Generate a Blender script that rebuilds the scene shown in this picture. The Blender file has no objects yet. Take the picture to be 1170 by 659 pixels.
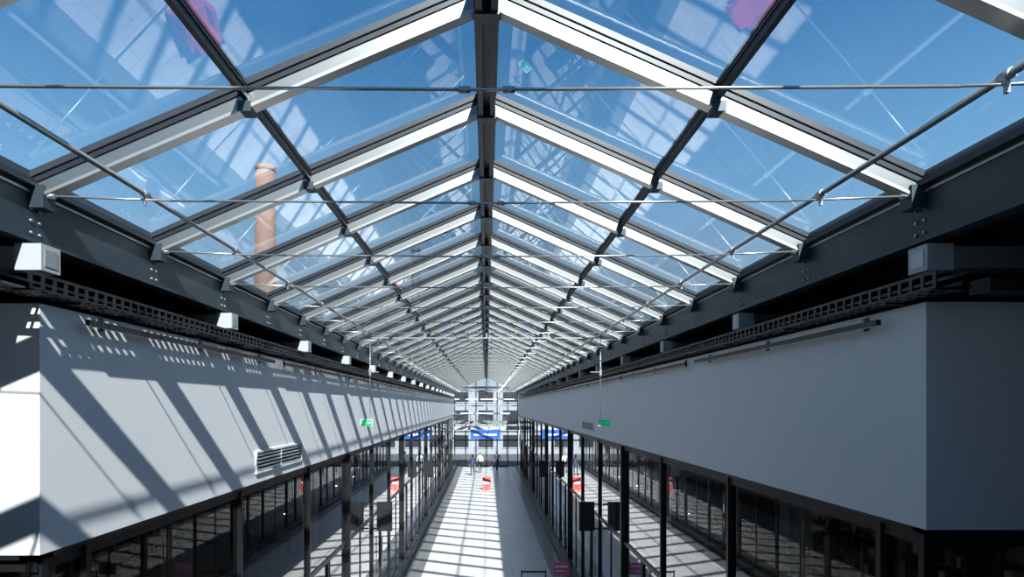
import bpy, bmesh, math, random
from mathutils import Vector, Matrix
random.seed(4)
C = 5.6                      # eye height above the mall floor
S = 1.49                     # rafter spacing
Y0 = 4.18                    # first rafter in view
XL, XR = -3.02, 2.90         # eaves
ZR, ZE = C+2.80, C+1.51
YEND = 58.0
YB = -5.0
scene = bpy.context.scene

# ------------------------------------------------------------ materials
def principled(name, col, rough=0.5, metal=0.0, noise=0.0, nscale=6.0, bump=0.0, emis=None, es=0.0, spec=None):
    m = bpy.data.materials.new(name); m.use_nodes = True
    nt = m.node_tree; b = nt.nodes['Principled BSDF']
    b.inputs['Base Color'].default_value = (*col, 1)
    b.inputs['Roughness'].default_value = rough
    b.inputs['Metallic'].default_value = metal
    if spec is not None: b.inputs['Specular IOR Level'].default_value = spec
    if noise > 0 or bump > 0:
        tc = nt.nodes.new('ShaderNodeTexCoord')
        n = nt.nodes.new('ShaderNodeTexNoise'); n.inputs['Scale'].default_value = nscale
        n.inputs['Detail'].default_value = 5
        nt.links.new(tc.outputs['Object'], n.inputs['Vector'])
        if noise > 0:
            mx = nt.nodes.new('ShaderNodeMix'); mx.data_type = 'RGBA'
            mx.inputs[6].default_value = (*[c*(1-noise) for c in col], 1)
            mx.inputs[7].default_value = (*[min(1, c*(1+noise)) for c in col], 1)
            nt.links.new(n.outputs['Fac'], mx.inputs[0])
            nt.links.new(mx.outputs[2], b.inputs['Base Color'])
        if bump > 0:
            bp = nt.nodes.new('ShaderNodeBump'); bp.inputs['Strength'].default_value = bump
            bp.inputs['Distance'].default_value = 0.01
            nt.links.new(n.outputs['Fac'], bp.inputs['Height'])
            nt.links.new(bp.outputs['Normal'], b.inputs['Normal'])
    if emis:
        b.inputs['Emission Color'].default_value = (*emis, 1)
        b.inputs['Emission Strength'].default_value = es
    return m

def glass_mat(name, tint, k=1.6, rough=0.0, refl=(1, 1, 1)):
    m = bpy.data.materials.new(name); m.use_nodes = True
    nt = m.node_tree; nt.nodes.clear()
    out = nt.nodes.new('ShaderNodeOutputMaterial')
    tr = nt.nodes.new('ShaderNodeBsdfTransparent'); tr.inputs[0].default_value = (*tint, 1)
    gl = nt.nodes.new('ShaderNodeBsdfGlossy'); gl.inputs['Roughness'].default_value = rough
    gl.inputs[0].default_value = (*refl, 1)
    fr = nt.nodes.new('ShaderNodeFresnel'); fr.inputs[0].default_value = 1.5
    mu = nt.nodes.new('ShaderNodeMath'); mu.operation = 'MULTIPLY'; mu.use_clamp = True
    mu.inputs[1].default_value = k
    mix = nt.nodes.new('ShaderNodeMixShader')
    nt.links.new(fr.outputs[0], mu.inputs[0]); nt.links.new(mu.outputs[0], mix.inputs[0])
    nt.links.new(tr.outputs[0], mix.inputs[1]); nt.links.new(gl.outputs[0], mix.inputs[2])
    nt.links.new(mix.outputs[0], out.inputs[0])
    return m

def brick_mat(name, c1, c2, mortar, bw, rh, ms, rough=0.3, offset=0.0, scale=1.0, axes='xy'):
    m = bpy.data.materials.new(name); m.use_nodes = True
    nt = m.node_tree; b = nt.nodes['Principled BSDF']
    b.inputs['Roughness'].default_value = rough
    tc = nt.nodes.new('ShaderNodeTexCoord')
    br = nt.nodes.new('ShaderNodeTexBrick')
    br.inputs['Color1'].default_value = (*c1, 1); br.inputs['Color2'].default_value = (*c2, 1)
    br.inputs['Mortar'].default_value = (*mortar, 1)
    br.inputs['Brick Width'].default_value = bw; br.inputs['Row Height'].default_value = rh
    br.inputs['Mortar Size'].default_value = ms; br.inputs['Scale'].default_value = scale
    br.offset = offset
    if axes == 'xy':
        nt.links.new(tc.outputs['Object'], br.inputs['Vector'])
    else:
        sp = nt.nodes.new('ShaderNodeSeparateXYZ'); cb = nt.nodes.new('ShaderNodeCombineXYZ')
        nt.links.new(tc.outputs['Object'], sp.inputs[0])
        at = nt.nodes.new('ShaderNodeMath'); at.operation = 'ARCTAN2'
        nt.links.new(sp.outputs[0], at.inputs[0]); nt.links.new(sp.outputs[1], at.inputs[1])
        nt.links.new(at.outputs[0], cb.inputs[0]); nt.links.new(sp.outputs[2], cb.inputs[1])
        nt.links.new(cb.outputs[0], br.inputs['Vector'])
    nt.links.new(br.outputs['Color'], b.inputs['Base Color'])
    return m

M = {}
M['plaster'] = principled('white_plaster', (0.69, 0.70, 0.71), 0.6, noise=0.03, nscale=2, bump=0.05)
M['alu'] = principled('rafter_aluminium', (0.30, 0.31, 0.305), 0.36, 0.93, noise=0.08, nscale=3)
M['flange'] = principled('rafter_flange_aluminium', (0.50, 0.51, 0.50), 0.38, 0.88, noise=0.06, nscale=3)
M['dark'] = principled('dark_steel', (0.018, 0.022, 0.028), 0.4, 0.2, noise=0.15)
M['slate'] = principled('slate_blue_steel', (0.033, 0.052, 0.068), 0.42, 0.3, noise=0.12, nscale=4)
M['black'] = principled('black_powdercoat', (0.008, 0.009, 0.01), 0.35, noise=0.1)
M['galv'] = principled('galvanised_steel', (0.42, 0.44, 0.45), 0.35, 0.7, noise=0.12, nscale=20)
M['rod'] = principled('stainless_rod', (0.50, 0.51, 0.50), 0.3, 0.8, noise=0.05)
M['white'] = principled('white_paint', (0.70, 0.71, 0.71), 0.45, noise=0.02)
M['cap'] = principled('grey_end_cap', (0.36, 0.38, 0.40), 0.45, noise=0.05)
M['roofglass'] = glass_mat('roof_glass', (0.87, 0.93, 0.96), 2.5)
M['shopglass'] = glass_mat('shop_glass', (0.50, 0.55, 0.58), 1.9)
M['clear'] = glass_mat('clear_glass', (0.85, 0.9, 0.93), 1.3)
M['stone'] = brick_mat('pale_stone_tiles', (0.60, 0.59, 0.58), (0.53, 0.52, 0.51), (0.31, 0.31, 0.31), 0.9, 0.6, 0.008, 0.3, 0.5)
M['darkstone'] = brick_mat('grey_stone_tiles', (0.15, 0.155, 0.16), (0.12, 0.125, 0.13), (0.07, 0.07, 0.07), 0.6, 0.6, 0.01, 0.3, 0.0)
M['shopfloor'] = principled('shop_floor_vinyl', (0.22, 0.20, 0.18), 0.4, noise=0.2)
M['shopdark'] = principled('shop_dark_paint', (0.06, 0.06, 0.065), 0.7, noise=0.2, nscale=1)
M['membrane'] = principled('roof_membrane', (0.10, 0.11, 0.12), 0.8, noise=0.1)
M['brick'] = brick_mat('chimney_brick', (0.20, 0.115, 0.085), (0.165, 0.09, 0.068), (0.20, 0.15, 0.125), 0.25, 0.09, 0.012, 0.85, 0.5, 1.0, 'cyl')
M['flue'] = principled('weathered_flue_steel', (0.06, 0.09, 0.12), 0.6, 0.1, noise=0.1)
M['red'] = principled('red_fabric', (0.50, 0.03, 0.04), 0.6, noise=0.08, nscale=30)
M['redsign'] = principled('red_orange_print', (0.55, 0.05, 0.04), 0.4, noise=0.05)
M['pink'] = principled('magenta_print', (0.62, 0.10, 0.30), 0.4, noise=0.05)
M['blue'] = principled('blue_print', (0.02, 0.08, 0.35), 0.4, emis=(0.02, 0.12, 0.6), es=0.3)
M['green'] = principled('exit_green', (0.0, 0.35, 0.13), 0.4, emis=(0.0, 0.7, 0.25), es=0.3)
M['lamp'] = principled('downlight_lens', (0.9, 0.85, 0.75), 0.4, emis=(1.0, 0.88, 0.7), es=16)
M['wood'] = principled('oak_laminate', (0.20, 0.14, 0.09), 0.5, noise=0.25, nscale=12)
M['stock'] = principled('grey_packaging', (0.25, 0.25, 0.26), 0.6, noise=0.2)
M['facade'] = principled('concrete_facade', (0.22, 0.24, 0.27), 0.8, noise=0.1)
M['ground'] = principled('asphalt', (0.06, 0.06, 0.065), 0.9, noise=0.2, nscale=0.5)
M['skin'] = principled('skin', (0.55, 0.33, 0.24), 0.5, noise=0.04)
M['hair'] = principled('brown_hair', (0.06, 0.035, 0.02), 0.6, noise=0.2)
M['jacket'] = principled('white_cotton', (0.60, 0.60, 0.58), 0.8, noise=0.05)
M['navy'] = principled('navy_cotton', (0.03, 0.05, 0.10), 0.8, noise=0.1)
M['denim'] = principled('dark_denim', (0.03, 0.04, 0.07), 0.8, noise=0.1)
M['shoe'] = principled('shoe_leather', (0.02, 0.02, 0.02), 0.5, noise=0.1)

# ------------------------------------------------------------ mesh builder
class MB:
    def __init__(s, name, parent=None):
        s.bm = bmesh.new(); s.mats = []; s.name = name; s.parent = parent; s.smooth = False
    def mi(s, m):
        if m not in s.mats: s.mats.append(m)
        return s.mats.index(m)
    def box(s, x0, x1, y0, y1, z0, z1, m):
        i = s.mi(m)
        if x0 > x1: x0, x1 = x1, x0
        v = [s.bm.verts.new(p) for p in [(x0,y0,z0),(x1,y0,z0),(x1,y1,z0),(x0,y1,z0),(x0,y0,z1),(x1,y0,z1),(x1,y1,z1),(x0,y1,z1)]]
        for f in [(0,3,2,1),(4,5,6,7),(0,1,5,4),(1,2,6,5),(2,3,7,6),(3,0,4,7)]:
            fc = s.bm.faces.new([v[k] for k in f]); fc.material_index = i
    def prism(s, prof, y0, y1, m):
        i = s.mi(m); n = len(prof)
        a = [s.bm.verts.new((p[0], y0, p[1])) for p in prof]
        b = [s.bm.verts.new((p[0], y1, p[1])) for p in prof]
        for k in range(n):
            f = s.bm.faces.new([a[k], a[(k+1) % n], b[(k+1) % n], b[k]]); f.material_index = i
        f = s.bm.faces.new(a); f.material_index = i
        f = s.bm.faces.new(b[::-1]); f.material_index = i
    def quad(s, pts, m):
        i = s.mi(m); f = s.bm.faces.new([s.bm.verts.new(p) for p in pts]); f.material_index = i
    def cyl(s, p0, p1, r, m, n=10, r2=None):
        i = s.mi(m); p0 = Vector(p0); p1 = Vector(p1); d = (p1-p0).normalized()
        u = d.orthogonal().normalized(); w = d.cross(u)
        r2 = r if r2 is None else r2
        A = []; B = []
        for k in range(n):
            t = 2*math.pi*k/n; o = u*math.cos(t)+w*math.sin(t)
            A.append(s.bm.verts.new(p0+o*r)); B.append(s.bm.verts.new(p1+o*r2))
        for k in range(n):
            f = s.bm.faces.new([A[k], A[(k+1) % n], B[(k+1) % n], B[k]]); f.material_index = i; f.smooth = True
        f = s.bm.faces.new(A[::-1]); f.material_index = i
        f = s.bm.faces.new(B); f.material_index = i
    def sphere(s, c, r, m, sc=(1, 1, 1), seg=12):
        i = s.mi(m)
        res = bmesh.ops.create_uvsphere(s.bm, u_segments=seg, v_segments=seg, radius=r,
              matrix=Matrix.Translation(c) @ Matrix.Diagonal((*sc, 1)))
        for v in res['verts']:
            for f in v.link_faces: f.material_index = i; f.smooth = True
    def done(s, loc=(0, 0, 0), rot=0, recalc=True):
        if recalc: bmesh.ops.recalc_face_normals(s.bm, faces=s.bm.faces)
        me = bpy.data.meshes.new(s.name); s.bm.to_mesh(me); s.bm.free()
        for m in s.mats: me.materials.append(M[m])
        o = bpy.data.objects.new(s.name, me); scene.collection.objects.link(o)
        o.location = loc; o.rotation_euler = (0, 0, rot)
        if s.parent: o.parent = s.parent
        return o
def empty(name, loc=(0, 0, 0)):
    e = bpy.data.objects.new(name, None); scene.collection.objects.link(e); e.location = loc
    e.empty_display_size = 0.2
    return e

raf = []
k = -6
while Y0+k*S < YEND+0.2:
    if Y0+k*S > YB: raf.append(Y0+k*S)
    k += 1
def zroof(x):
    return ZR-(ZR-ZE)*(x/XL if x < 0 else x/XR)

# ------------------------------------------------------------ glass roof
roof = empty('glass_roof')
g = MB('glass_panes', roof)
g.quad([(0, YB, ZR), (XL-.1, YB, zroof(XL-.1)), (XL-.1, YEND, zroof(XL-.1)), (0, YEND, ZR)], 'roofglass')
g.quad([(XR+.1, YB, zroof(XR+.1)), (0, YB, ZR), (0, YEND, ZR), (XR+.1, YEND, zroof(XR+.1))], 'roofglass')
go = g.done(recalc=False)
for p in go.data.polygons:
    if p.normal.z > 0: p.flip()      # normals face the inside

r = MB('rafters', roof)
for y in raf:
    for X in (XL, XR):
        sgn = -1 if X < 0 else 1
        def pr(off0, off1, yA, yB, m, xa=0.03, xb=None):
            xb = abs(X) if xb is None else xb
            za = zroof(sgn*xa); zb = zroof(sgn*xb)
            r.prism([(sgn*xa, za-off0), (sgn*xb, zb-off0), (sgn*xb, zb-off1), (sgn*xa, za-off1)], yA, yB, m)
        pr(0.012, 0.045, y-.045, y+.045, 'dark')
        pr(0.045, 0.132, y-.035, y+.035, 'alu')
        pr(0.132, 0.155, y-.046, y+.046, 'flange')
        pr(-0.05, -0.005, y-.045, y+.045, 'dark')
        r.box(X-sgn*.10, X+sgn*.02, y-.06, y+.06, ZE-.20, ZE-.05, 'slate')
r.done()

p = MB('purlins', roof)
for X in (XL, XR):
    x = X*.53; z = zroof(x)
    p.box(x-.018, x+.018, YB, YEND, z-.080, z-.012, 'dark')
    p.box(x-.026, x+.026, YB, YEND, z-.030, z-.012, 'dark')
    p.box(x-.02, x+.02, YB, YEND, z+.004, z+.03, 'dark')
    for y in raf:
        p.box(x-.045, x+.045, y-.054, y+.054, z-.168, z-.10, 'slate')
p.done()
rb = MB('ridge_beam', roof)
rb.box(-.075, -.03, YB, YEND, ZR-.20, ZR-.01, 'dark')
rb.box(.03, .075, YB, YEND, ZR-.20, ZR-.01, 'dark')
rb.box(-.03, .03, YB, YEND, ZR-.12, ZR-.02, 'slate')
rb.box(-.09, .09, YB, YEND, ZR+.0, ZR+.04, 'dark')
for y in raf:
    rb.box(-.085, .085, y-.054, y+.054, ZR-.215, ZR-.11, 'slate')
rb.done()

t = MB('tie_rods', roof)
ZT = C+1.42
for i, y in enumerate(raf):
    yy = y-0.02
    a = Vector((XL+.02, yy, ZT-.02)); b = Vector((XR-.02, yy, ZT-.02)); mid = Vector((0, yy, ZT-.07))
    q1 = a.lerp(mid, .30); q1.z = ZT-.055; q2 = b.lerp(mid, .30); q2.z = ZT-.055
    pts = [a, q1, mid, q2, b]
    for u, v in zip(pts[:-1], pts[1:]):
        t.cyl(u, v, .0075, 'rod', 8)
    for e, sx in ((a, 1), (b, -1)):
        t.cyl(e, e+Vector((sx*.13, 0, -.004)), .018, 'galv', 8)
        t.box(e.x-.03, e.x+.03, yy-.01, yy+.01, e.z-.04, e.z+.04, 'galv')
    for sx in (-1, 1):
        t.cyl((sx*.07, yy, ZT-.07), (sx*.12, yy, ZT-.07), .015, 'galv', 8)
t.done()
lt = MB('longitudinal_tubes', roof)
for X in (-2.27, 2.22):
    lt.cyl((X, YB+.1, ZT-.01), (X, YEND-.1, ZT-.01), .017, 'rod', 12)
    for y in raf:
        lt.cyl((X, y-.05, ZT-.01), (X, y+.01, ZT-.01), .024, 'galv', 12)
        lt.box(X-.008, X+.008, y-.03, y-.01, ZT-.085, ZT+.015, 'galv')
lt.done()

for X, nm in ((XL, 'eave_beam'), (XR, 'eave_beam')):
    s = -1 if X < 0 else 1
    e = MB(nm)
    zb = C+1.07
    e.box(X, X+s*.05, YB, YEND, zb, ZE-.02, 'slate')
    e.box(X-s*.05, X+s*.12, YB, YEND, ZE-.06, ZE-.02, 'slate')
    e.box(X-s*.07, X, YB, YEND, zb, zb+.025, 'slate')
    e.box(X-s*.015, X, YB, YEND, ZE-.10, ZE-.085, 'galv')
    e.box(X, X+s*.12, YB, YEND, ZE+.0, ZE+.05, 'dark')
    for y in raf:
        for dy in (-.04, .04):
            for dz in (.20, .28, .36):
                e.cyl((X-s*.012, y+dy, ZE-dz), (X, y+dy, ZE-dz), .011, 'galv', 6)
    e.done()

for s in (-1, 1):
    X = XL if s < 0 else XR
    f = MB('flat_side_roof')
    f.box(X+s*.055, s*13, YB, YEND+.2, C+1.28, C+1.42, 'shopdark')
    f.box(X+s*.055, s*13, YB, YEND+.2, C+1.42, C+1.46, 'membrane')
    f.done()

# ------------------------------------------------------------ walls
WX = {-1: -3.0, 1: 2.95}; WB = {-1: C-1.0, 1: C-.83}; WT = {-1: C+.69, 1: C+.70}
YC = 4.20
for s, nm in ((-1, 'wall_left'), (1, 'wall_right')):
    x = WX[s]
    w = MB(nm)
    w.box(x, x+s*.14, YC, YEND, WB[s], WT[s], 'plaster')
    w.box(x+s*.01, x+s*.13, YC+.01, YEND, WT[s], WT[s]+.01, 'dark')
    w.done()
    w = MB(nm+'_return')
    w.box(x+s*.14, s*9, YC, YC+.14, WB[s], WT[s], 'plaster')
    w.done()
    tr = MB('trim_1')
    tr.box(x+s*.004, x+s*.14, YC+.004, YEND, WB[s]-.035, WB[s], 'black')
    tr.box(x+s*.004, s*9, YC+.004, YC+.14, WB[s]-.035, WB[s], 'black')
    tr.done()
    ob = MB('outrigger_beams')
    y = 4.08
    xc = -2.84 if s < 0 else 2.81
    while y < YEND-1:
        ob.box(xc, xc+s*.17, y-.09, y+.09, C+.87, C+1.04, 'cap')
        ob.box(xc-s*.004, xc, y-.06, y+.06, C+.90, C+1.01, 'galv')
        ob.box(xc+s*.17, s*12.9, y-.075, y+.075, C+.885, C+1.025, 'galv')
        ob.box(x+s*.24, s*12.9, y-.12, y+.06, C+.73, C+.82, 'dark')
        y += 2*S
    ob.done()
    # slotted cable tray carried inboard of the wall top
    ct = MB('cable_tray')
    xa, xb = x-s*.15, x+s*.06
    ye = YEND-.5
    for xx in (xa, xb):
        ct.box(xx, xx+s*.012, 3.9, ye, C+.83, C+.85, 'black')
        ct.box(xx, xx+s*.012, 3.9, ye, C+.735, C+.755, 'black')
    for u0, u1 in ((0, .02), (.065, .085), (.13, .15), (.19, .21)):
        ct.box(xa+s*u0, xa+s*u1, 3.9, ye, C+.728, C+.736, 'black')
    y = 3.9
    while y < ye-.1:
        ct.box(xa, xa+s*.01, y, y+.03, C+.755, C+.83, 'black')
        ct.box(xa, xb, y, y+.05, C+.726, C+.738, 'black'); y += .11 if y < 26 else .3
    ct.cyl((xb-s*.02, 3.9, C+.765), (xb-s*.02, ye-.1, C+.765), .026, 'black', 8)
    y = 4.4
    while y < ye:
        ct.box(xa, x+s*.10, y, y+.04, C+.713, C+.726, 'black'); y += S
    ct.done()
    y = 4.55
    while y < YEND-4:
        tl = MB('linear_track_light')
        xt = x-s*.10
        tl.box(xt-.018, xt+.018, y, y+4.0, C+.590, C+.630, 'black')
        tl.box(xt-.010, xt+.010, y+.05, y+3.95, C+.585, C+.591, 'galv')
        for q in (.3, 2.0, 3.7):
            tl.box(xt, x-s*.001, y+q-.015, y+q+.015, C+.60, C+.62, 'black')
            tl.box(x-s*.012, x-s*.001, y+q-.03, y+q+.03, C+.58, C+.68, 'black')
        tl.done()
        y += 4.4

bw = MB('wall_back')
bw.prism([(-13, 0), (13, 0), (13, C+1.3), (XR, ZE-.1), (0, ZR-.1), (XL, ZE-.1), (-13, C+1.3)], YB-.25, YB-.02, 'plaster')
bw.done()
ld = MB('landing_floor')
ld.box(-9, 9, YB, 0.9, 3.72, 4.0, 'stone')
ld.box(-9, 9, 0.9, 0.96, 3.70, 4.04, 'slate')
ld.done()
rl = MB('landing_railing')
for x in [i*1.5-9 for i in range(13)]:
    rl.box(x-.02, x+.02, .80, .86, 4.0, 5.02, 'dark')
rl.box(-9, 9, .79, .87, 5.02, 5.06, 'rod')
rl.quad([(-9, .83, 4.08), (9, .83, 4.08), (9, .83, 4.98), (-9, .83, 4.98)], 'clear')
rl.done()
for s in (-1, 1):
    sw = MB('wall_side')
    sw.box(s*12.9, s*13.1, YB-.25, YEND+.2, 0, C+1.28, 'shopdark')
    sw.done()

# ------------------------------------------------------------ floor
fl = MB('floor')
fl.box(-2.15, 2.15, YB, YEND+.1, -.2, 0, 'stone')
fl.box(-3.1, -2.15, YB, YEND+.1, -.2, 0, 'darkstone')
fl.box(2.15, 3.1, YB, YEND+.1, -.2, 0, 'darkstone')
fl.box(-12.9, -3.1, YB, YEND+.1, -.2, 0, 'shopfloor')
fl.box(3.1, 12.9, YB, YEND+.1, -.2, 0, 'shopfloor')
fl.done()
gr = MB('ground_outside')
gr.box(-200, 200, -100, 300, -.5, -.22, 'ground')
gr.done()

# ------------------------------------------------------------ storefronts
for s in (-1, 1):
    xg = WX[s]+s*.07
    top = WB[s]-.035
    ye = YEND-.15
    sf = empty('storefront_glazing')
    fr = MB('frames', sf); gp = MB('glass', sf)
    posts = [YC+.08]
    y = 4.75
    while y < ye: posts.append(y); y += 2*S
    for i, y in enumerate(posts):
        big = (i % 3 == 1 and i > 1)
        w = .05 if not big else .09
        fr.box(xg-w if s > 0 else xg-.05, xg+.05 if s > 0 else xg+w, y-w*.6, y+w*.6, 0, top, 'black')
    for a, b in zip(posts[1:-1], posts[2:]):
        m = (a+b)/2
        fr.box(xg-.02, xg+.02, m-.015, m+.015, 0, 2.6, 'black')
    for z, h in ((.0, .14), (2.6, .07), (top-.09, .09)):
        fr.box(xg-.03, xg+.03, YC+.03, ye, z, z+h, 'black')
    fr.box(xg-s*.03, xg-s*.35, YC+.05, ye, 0, .10, 'dark')
    for a in posts[3::2]:
        fr.box(xg-.035, xg+.035, a+.10, a+.16, .14, 2.6, 'dark')
        fr.box(xg-.035, xg+.035, a+1.3, a+1.36, .14, 2.6, 'dark')
        fr.cyl((xg-s*.08, a+1.2, .8), (xg-s*.08, a+1.2, 1.9), .015, 'rod', 8)
    fr.done()
    gp.quad([(xg, YC+.08, .05), (xg, ye, .05), (xg, ye, top), (xg, YC+.08, top)], 'shopglass')
    o = gp.done(recalc=False)
    f0 = o.data.polygons[0]
    if f0.normal.x*s > 0: f0.flip()
    sr = empty('return_storefront_glazing')
    rf = MB('frames', sr)
    for x in (4.4, 5.9, 7.4, 8.95):
        rf.box(s*x-.04, s*x+.04, YC+.04, YC+.12, 0, top, 'black')
    for z, h in ((0, .14), (2.6, .07), (top-.09, .09)):
        rf.box(xg+s*.06, s*9, YC+.05, YC+.11, z, z+h, 'black')
    rf.done()
    gp = MB('glass', sr)
    gp.quad([(xg+s*.06, YC+.08, .05), (s*9, YC+.08, .05), (s*9, YC+.08, top), (xg+s*.06, YC+.08, top)], 'shopglass')
    o = gp.done(recalc=False)
    f1 = o.data.polygons[0]
    if f1.normal.y > 0: f1.flip()
    sc = MB('shop_ceiling')
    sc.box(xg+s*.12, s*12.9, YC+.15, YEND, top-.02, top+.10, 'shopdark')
    y = 6
    while y < YEND:
        for x in (4.6, 7.2, 10):
            sc.cyl((s*x, y, top-.035), (s*x, y, top-.0205), .07, 'lamp', 10)
        y += 2.6
    sc.done()
    # air duct under the shop ceiling
    du = MB('air_duct')
    du.cyl((s*5.9, YC+.6, top-.42), (s*5.9, 25.2, top-.42), .22, 'galv', 16)
    y = 5.5
    while y < 25:
        du.cyl((s*5.9, y, top-.42), (s*5.9, y+.05, top-.42), .235, 'galv', 16)
        du.cyl((s*5.9, y+.02, top-.2), (s*5.9, y+.02, top-.022), .008, 'rod', 6); y += 1.6
    du.done()
    # pendant lamps
    for y in [6.4+2.3*i for i in range(8)]:
        for x in (4.3, 8.2):
            pl = MB('pendant_lamp')
            z = 3.35
            pl.cyl((0, 0, z+.22), (0, 0, top-.022), .006, 'black', 6)
            pl.cyl((0, 0, z), (0, 0, z+.20), .20, 'dark', 20, .05)
            pl.cyl((0, 0, z+.2), (0, 0, z+.25), .03, 'black', 10)
            pl.sphere((0, 0, z+.01), .05, 'lamp', seg=10)
            pl.done((s*x, y, 0))
    y = 7.9
    while y < YEND-2:
        co = MB('shop_column')
        co.box(s*3.9-.14, s*3.9+.14, y-.14, y+.14, 0, top-.02, 'white')
        co.box(s*3.9-.17, s*3.9+.17, y-.17, y+.17, 0, .12, 'dark')
        co.box(s*3.9-.17, s*3.9+.17, y-.17, y+.17, top-.12, top-.021, 'dark')
        co.done()
        y += 4*S
    y = 25.5
    while y < YEND-2:
        pt = MB('shop_partition_wall')
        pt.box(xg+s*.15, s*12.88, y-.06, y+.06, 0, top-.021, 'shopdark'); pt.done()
        y += 12*S/1.5
    y = 6
    while y < YEND-4:
        sh = MB('shop_display_shelf')
        sh.box(s*12.4, s*12.85, y, y+.05, 0, 3.6, 'wood'); sh.box(s*12.4, s*12.85, y+2.35, y+2.4, 0, 3.6, 'wood')
        for z in (.1, .7, 1.3, 1.9, 2.5, 3.1, 3.56):
            sh.box(s*12.4, s*12.85, y+.05, y+2.35, z, z+.04, 'wood')
            if z < 3.3:
                q = y+.12
                while q < y+2.1:
                    ww = random.uniform(.1, .25); hh = random.uniform(.2, .40)
                    sh.box(s*12.45, s*12.75, q, q+ww, z+.04, z+.04+hh, random.choice(['stock', 'navy', 'stock', 'wood', 'dark', 'denim', 'white']))
                    q += ww+.04
        sh.done()
        y += 3.4

def table(loc):
    b = MB('cafe_table')
    b.cyl((0, 0, .72), (0, 0, .75), .38, 'wood', 24); b.cyl((0, 0, .03), (0, 0, .72), .035, 'black', 10)
    b.cyl((0, 0, 0), (0, 0, .03), .24, 'black', 20)
    b.done(loc)
def chair(loc, rot):
    b = MB('cafe_chair')
    b.box(-.21, .21, -.21, .21, .43, .46, 'wood')
    for x in (-.19, .19):
        b.cyl((x, -.19, 0), (x, -.19, .43), .014, 'black', 8)
        b.cyl((x, .19, 0), (x, .19, .86), .014, 'black', 8)
    b.box(-.20, .20, .18, .20, .62, .86, 'wood')
    b.done(loc, rot)
for s in (-1, 1):
    for y in (9.5, 11.8, 17.5, 20.5, 24, 30, 34):
        for x in (5.2, 7.6):
            table((s*x, y, 0))
            chair((s*x, y+.62, 0), 0); chair((s*x, y-.62, 0), math.pi)

# ------------------------------------------------------------ vents
def vent(x, s, y0, y1, z0, z1, n):
    v = MB('ventilation_grille')
    t = .03
    v.box(x, x-s*.025, y0, y1, z0, z0+t, 'white'); v.box(x, x-s*.025, y0, y1, z1-t, z1, 'white')
    v.box(x, x-s*.025, y0, y0+t, z0+t, z1-t, 'white'); v.box(x, x-s*.025, y1-t, y1, z0+t, z1-t, 'white')
    v.box(x, x-s*.002, y0+t, y1-t, z0+t, z1-t, 'black')
    ym = (y0+y1)/2
    v.box(x, x-s*.02, ym-.012, ym+.012, z0+t, z1-t, 'white')
    h = (z1-z0-2*t)/n
    for i in range(n):
        z = z0+t+i*h
        v.prism([(x-s*.003, z+h*.45), (x-s*.020, z+h*.1), (x-s*.020, z+h*.2), (x-s*.003, z+h*.55)], y0+t, y1-t, 'galv')
    v.done()
vent(WX[-1], -1, 8.1, 10.1, C-.88, C-.58, 5)
vent(WX[1], 1, 17.2, 19.2, C-.70, C-.44, 5)

# ------------------------------------------------------------ hanging exit signs
for s, X in ((-1, -2.27), (1, 2.22)):
    b = MB('hanging_exit_sign')
    y = 12.2
    zc = C-.32
    b.cyl((X, y, zc+.05), (X, y, ZT-.03), .006, 'galv', 8)
    b.cyl((X, y, ZT-.05), (X, y, ZT+.03), .030, 'galv', 10)
    b.box(X-.02, X+.02, y-.02, y+.02, C+.60, C+.72, 'galv')
    b.box(X-.03, X+.20, y-.008, y+.008, C+.66, C+.675, 'galv') if s < 0 else b.box(X-.20, X+.03, y-.008, y+.008, C+.66, C+.675, 'galv')
    xs = X-.07 if s < 0 else X+.07
    b.box(xs-.12, xs+.12, y-.02, y+.02, zc-.065, zc+.065, 'white')
    b.box(xs-.11, xs+.11, y-.024, y-.02, zc-.055, zc+.055, 'green')
    b.box(xs-.07, xs-.045, y-.026, y-.024, zc-.04, zc+.03, 'white')
    b.box(xs-.09, xs-.02, y-.026, y-.024, zc-.008, zc+.008, 'white')
    b.box(xs+.02, xs+.09, y-.026, y-.024, zc-.008, zc+.008, 'white')
    b.done()
b = MB('lighting_conduit')
b.box(-2.4, 2.4, 12.10, 12.125, C+1.31, C+1.33, 'galv')
for x in (-2.38, -1.2, 0, 1.2, 2.38):
    b.box(x-.012, x+.012, 12.10, 12.125, C+1.33, C+1.42, 'galv')
b.done()

for s in (-1, 1):
    for y, z in ((16.5, C-2.9), (29, C-2.9)):
        b = MB('projecting_shop_sign')
        x = WX[s]-s*.31
        b.box(x-.20, x+.20, y-.05, y+.05, z-.38, z+.38, 'black')
        b.box(x-.18, x+.18, y-.056, y-.05, z-.36, z+.36, 'dark')
        b.box(x, WX[s]+s*.03, y-.02, y+.02, z+.30, z+.34, 'black')
        b.box(x, WX[s]+s*.03, y-.02, y+.02, z-.34, z-.30, 'black')
        b.done()
for s in (-1, 1):
    for y, z, m, w, h in ((23, 3.1, 'redsign', .6, .6), (31, 3.6, 'blue', 2.0, .4), (36, 3.6, 'blue', 2.4, .5), (42, 3.5, 'blue', 2.4, .5), (38.5, 1.2, 'redsign', .8, 1.6)):
        b = MB('shop_window_banner')
        x = WX[s]+s*.22
        b.box(x-.01, x+.01, y, y+w, z-h/2, z+h/2, m)
        b.box(x-.014, x+.014, y+.08, y+w-.08, z-.05, z+.05, 'white')
        top = WB[s]-.057
        for q in (.1, w-.1): b.cyl((x, y+q, z+h/2), (x, y+q, top), .004, 'rod', 6)
        b.done()

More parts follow.
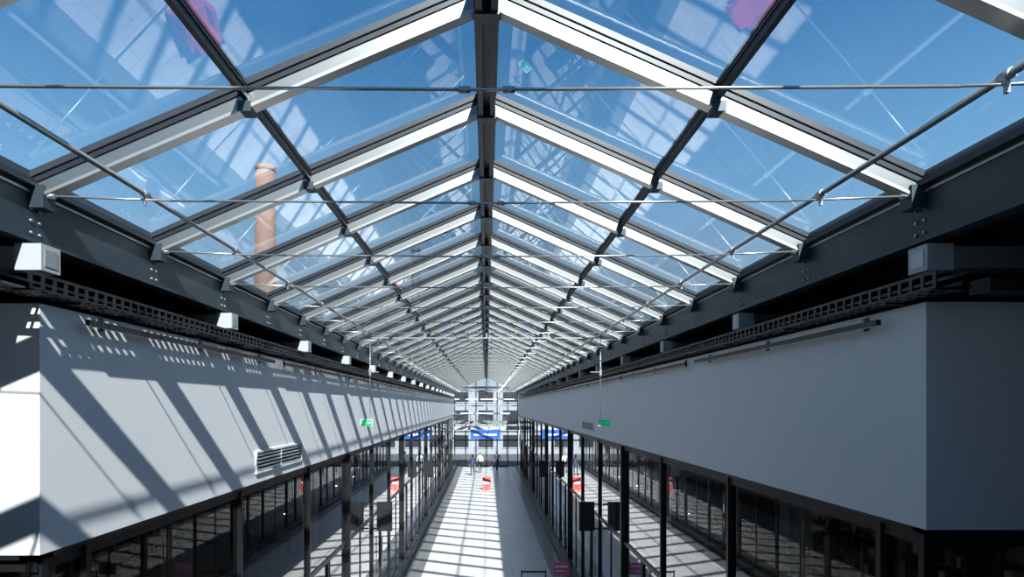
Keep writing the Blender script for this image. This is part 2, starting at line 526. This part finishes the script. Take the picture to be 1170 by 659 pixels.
def sofa(loc, rot):
    b = MB('red_lounge_chair')
    b.box(-.30, .30, -.34, .34, .14, .44, 'red'); b.box(-.30, .30, .20, .34, .44, .84, 'red')
    b.box(-.40, -.30, -.34, .34, .14, .62, 'red'); b.box(.30, .40, -.34, .34, .14, .62, 'red')
    for x in (-.34, .34):
        for y in (-.28, .28): b.cyl((x, y, 0), (x, y, .14), .02, 'rod', 8)
    o = b.done(loc, rot)
    bv = o.modifiers.new('bevel', 'BEVEL'); bv.width = .03; bv.segments = 3
sofa((-.45, 13.1, 0), .3)

b = MB('a_frame_promo_board')
for sg in (-1, 1):
    pts = [(-.27, sg*.24, .02), (.27, sg*.24, .02), (.27, sg*.03, .85), (-.27, sg*.03, .85)]
    i = b.mi('redsign')
    vv = [b.bm.verts.new(p) for p in pts]+[b.bm.verts.new((p[0], p[1]-sg*.03, p[2])) for p in pts]
    for f in [(0,1,2,3),(7,6,5,4),(0,4,5,1),(1,5,6,2),(2,6,7,3),(3,7,4,0)]:
        b.bm.faces.new([vv[k] for k in f]).material_index = i
    b.box(-.20, .20, sg*.135-.022, sg*.135+.022, .40, .56, 'white')
b.done((.0, 42.0, 0))
b = MB('sign_stand')
b.cyl((0, 0, 0), (0, 0, .02), .18, 'black', 20); b.cyl((0, 0, .02), (0, 0, 1.1), .015, 'rod', 10)
b.box(-.22, .22, -.015, .015, 1.08, 1.40, 'pink'); b.box(-.17, .17, -.018, -.015, 1.28, 1.33, 'white'); b.box(-.17, .10, -.018, -.015, 1.17, 1.20, 'white')
b.done((2.0, 16.8, 0))
b = MB('queue_barrier')
for x in (.0, .65):
    b.cyl((x, 0, 0), (x, 0, .02), .14, 'black', 20); b.cyl((x, 0, .02), (x, 0, 1.15), .018, 'black', 10)
b.box(.0, .65, -.003, .003, 1.08, 1.13, 'black')
b.done((.95, 17.0, 0))

# ------------------------------------------------------------ end entrance
en = empty('entrance_glazing')
f = MB('frames', en)
y = YEND
for x in (-2.95, -1.95, -.98, 0, .98, 1.95, 2.88):
    f.box(x-.05, x+.05, y-.08, y+.08, 0, zroof(max(min(x, 2.8), -2.9))-.05, 'slate')
for z, h, m in ((2.4, .12, 'slate'), (3.2, .1, 'slate'), (4.0, .25, 'galv'), (4.9, .10, 'white'), (5.6, .1, 'galv'), (6.2, .1, 'white'), (6.9, .15, 'galv')):
    f.box(-3.0, 2.95, y-.1, y+.06, z, z+h, m)
for x in (-1.9, -.93, .06, 1.03):
    f.cyl((x+.8, y-.14, .9), (x+.8, y-.14, 1.9), .02, 'rod', 8)
    f.box(x, x+.88, y-.03, y+.03, 0, .12, 'dark')
f.done()
g = MB('glass', en)
g.quad([(-2.95, y, 0), (2.9, y, 0), (2.9, y, ZE), (0, y, ZR), (-2.95, y, ZE)], 'clear')
o = g.done(recalc=False)
for pp in o.data.polygons:
    if pp.normal.y > 0: pp.flip()
fb = MB('footbridge')
fb.box(-2.98, 2.93, 55.6, 57.4, 3.55, 3.80, 'slate')
fb.box(-2.98, 2.93, 55.55, 55.6, 3.50, 3.84, 'cap')
for x in [-2.9+i*.72 for i in range(9)]:
    fb.box(x-.02, x+.02, 55.6, 55.64, 3.80, 4.85, 'dark')
fb.box(-2.98, 2.93, 55.58, 55.66, 4.85, 4.90, 'rod')
for z in (4.0, 4.2, 4.4, 4.6):
    fb.box(-2.98, 2.93, 55.61, 55.63, z, z+.02, 'rod')
fb.done()
b = MB('blue_hanging_banner')
b.box(-1.4, 1.2, 54.48, 54.52, C-2.85, C-2.05, 'blue'); b.box(-1.1, .9, 54.465, 54.48, C-2.55, C-2.4, 'white')
for x in (-1.3, 1.1): b.cyl((x, 54.5, C-2.05), (x, 54.5, ZT-.05), .01, 'rod', 6)
b.cyl((-1.5, 54.5, C-2.04), (1.3, 54.5, C-2.04), .025, 'rod', 8)
b.done()
fb = MB('facing_building')
fb.box(-30, 30, 76, 86, -.2, 8.0, 'facade')
for z in (.6, 3.6, 6.1):
    x = -28
    while x < 28:
        fb.box(x, x+1.8, 75.95, 76, z, z+1.5, 'dark'); fb.box(x-.08, x+1.88, 75.9, 76, z-.08, z, 'cap'); x += 3
fb.box(-30.2, 30.2, 75.7, 86.2, 8.0, 8.2, 'galv')
fb.done()

def chimney(name, loc, h, r0, r1, m, bands):
    b = MB(name); n = 40
    b.cyl((0, 0, 0), (0, 0, h), r0, m, n, r1)
    for z, dz, e in bands:
        rr = r0+(r1-r0)*z/h
        b.cyl((0, 0, z), (0, 0, z+dz), rr+e, m, n)
    b.cyl((0, 0, h), (0, 0, h+.05), r1*.8, 'black', n)
    b.done(loc)
chimney('brick_chimney', (-21.2, 60, -.22), C+23.2, 1.2, .88, 'brick', [(C+22.7, .5, .05)])
chimney('steel_flue_stack', (-11.3, 100, -.22), C+25.5, .85, .65, 'flue', [(C+24.9, .4, .12)])

# ------------------------------------------------------------ people
def person(name, loc, rot, top, bottom, scale=1.0):
    V = []; R = []; E = []
    def add(p, r, par=None):
        V.append(p); R.append(r if isinstance(r, tuple) else (r, r))
        if par is not None: E.append((par, len(V)-1))
        return len(V)-1
    pel = add((0, 0, .95), (.155, .11))
    wa = add((0, 0, 1.10), (.135, .095), pel)
    ch = add((0, -.01, 1.30), (.165, .11), wa)
    sh = add((0, 0, 1.42), (.12, .085), ch)
    nk = add((0, 0, 1.50), .052, sh); hd0 = add((0, -.01, 1.57), .06, nk)
    hd1 = add((0, -.02, 1.65), (.075, .09), hd0); add((0, -.01, 1.72), (.065, .08), hd1)
    for sx, st in ((-1, .22), (1, -.20)):
        hip = add((sx*.09, 0, .88), .092, pel)
        kn = add((sx*.10, -st*.55-.02, .50), .058, hip)
        an = add((sx*.10, -st*.8+(.10 if st < 0 else 0), .09), .038, kn)
        add((sx*.105, -st*.8-.13+(.10 if st < 0 else 0), .045), .036, an)
        s0 = add((sx*.18, 0, 1.41), .055, sh)
        el = add((sx*.24, st*.35+.02, 1.14), .04, s0)
        wr = add((sx*.25, st*.8-.05, .91), .027, el)
        pa = add((sx*.25, st*.85-.06, .85), (.022, .036), wr)
        for fi, (dy, ln) in enumerate(((-.030, .070), (-.011, .082), (.009, .078), (.028, .062))):
            a = add((sx*.25, st*.85-.06+dy, .82), .0095, pa)
            bq = add((sx*.247, st*.85-.065+dy, .82-ln*.5), .0088, a)
            add((sx*.238, st*.85-.07+dy, .82-ln), .0075, bq)
        th = add((sx*.24, st*.85-.10, .855), .010, pa); add((sx*.235, st*.85-.125, .82), .009, th)
    me = bpy.data.meshes.new('tmp'); me.from_pydata(V, E, [])
    o = bpy.data.objects.new('tmp', me); scene.collection.objects.link(o)
    sk = o.modifiers.new('s', 'SKIN')
    for i, rr in enumerate(R):
        me.skin_vertices[0].data[i].radius = rr
        me.skin_vertices[0].data[i].use_root = (i == 0)
    sk.use_smooth_shade = True
    su = o.modifiers.new('u', 'SUBSURF'); su.levels = 2; su.render_levels = 2
    dg = bpy.context.evaluated_depsgraph_get()
    body = bpy.data.meshes.new_from_object(o.evaluated_get(dg))
    bpy.data.objects.remove(o)
    body.name = name
    body.materials.clear()
    for m in (top, bottom, 'skin', 'shoe'): body.materials.append(M[m])
    for pl in body.polygons:
        c = pl.center
        if c.z > 1.495: k = 2
        elif c.z < .10: k = 3
        elif c.z < .93 and abs(c.x) > .2: k = 2
        elif c.z < .98: k = 1
        else: k = 0
        pl.material_index = k; pl.use_smooth = True
    root = empty(name, loc); root.rotation_euler = (0, 0, rot); root.scale = (scale,)*3
    bo = bpy.data.objects.new('body', body); scene.collection.objects.link(bo); bo.parent = root
    h = MB('head_details', root)
    h.sphere((0, .012, 1.685), .088, 'hair', (.95, 1.1, .95)); h.sphere((0, .05, 1.62), .06, 'hair', (1.1, .8, 1.3))
    for sx in (-1, 1):
        h.sphere((sx*.03, -.103, 1.655), .010, 'white', seg=8); h.sphere((sx*.03, -.111, 1.655), .005, 'shoe', seg=8)
        h.sphere((sx*.078, -.01, 1.645), .02, 'skin', (.5, 1, 1.4), seg=8)
    h.sphere((0, -.115, 1.63), .013, 'skin', (.8, 1, 1.5), seg=8)
    h.sphere((0, -.102, 1.595), .016, 'redsign', (1.3, .5, .35), seg=8)
    h.done()
person('walking_person', (-.55, 52.5, 0), 0.1, 'jacket', 'denim')
person('walking_person', (-1.15, 50.5, 0), math.pi, 'navy', 'denim', .97)
person('walking_person', (.9, 54.0, 0), .3, 'navy', 'denim', .98)

# ------------------------------------------------------------ light
w = bpy.data.worlds.new('sky'); scene.world = w; w.use_nodes = True
nt = w.node_tree; bg = nt.nodes['Background']
tc = nt.nodes.new('ShaderNodeTexCoord'); sp = nt.nodes.new('ShaderNodeSeparateXYZ'); cr = nt.nodes.new('ShaderNodeValToRGB')
nt.links.new(tc.outputs['Generated'], sp.inputs[0]); nt.links.new(sp.outputs[2], cr.inputs[0])
el = cr.color_ramp.elements
el[0].position = 0; el[0].color = (.76, .86, .95, 1)
el[1].position = 1; el[1].color = (.08, .17, .34, 1)
for pos, c in ((.12, (.55, .74, .91)), (.3, (.22, .48, .79)), (.5, (.06, .225, .49))):
    e = el.new(pos); e.color = (*c, 1)
nt.links.new(cr.outputs[0], bg.inputs[0]); bg.inputs[1].default_value = 1.15
sun = bpy.data.lights.new('sun', 'SUN'); sun.energy = 14.5; sun.angle = .012; sun.color = (1, .98, .94)
so = bpy.data.objects.new('sun', sun); scene.collection.objects.link(so)
so.rotation_euler = Vector((-.31, 1.12, -.95)).to_track_quat('-Z', 'Y').to_euler(); so.location = (10, -20, 30)

cam = bpy.data.cameras.new('camera'); co = bpy.data.objects.new('camera', cam); scene.collection.objects.link(co)
co.location = (0, 0, C); co.rotation_euler = (math.pi/2, 0, 0)
cam.sensor_width = 36; cam.lens = 22.0; cam.shift_x = 29/1170; cam.shift_y = 134.5/1170; cam.clip_end = 500; cam.clip_start = .05
scene.camera = co
scene.view_settings.view_transform = 'Standard'
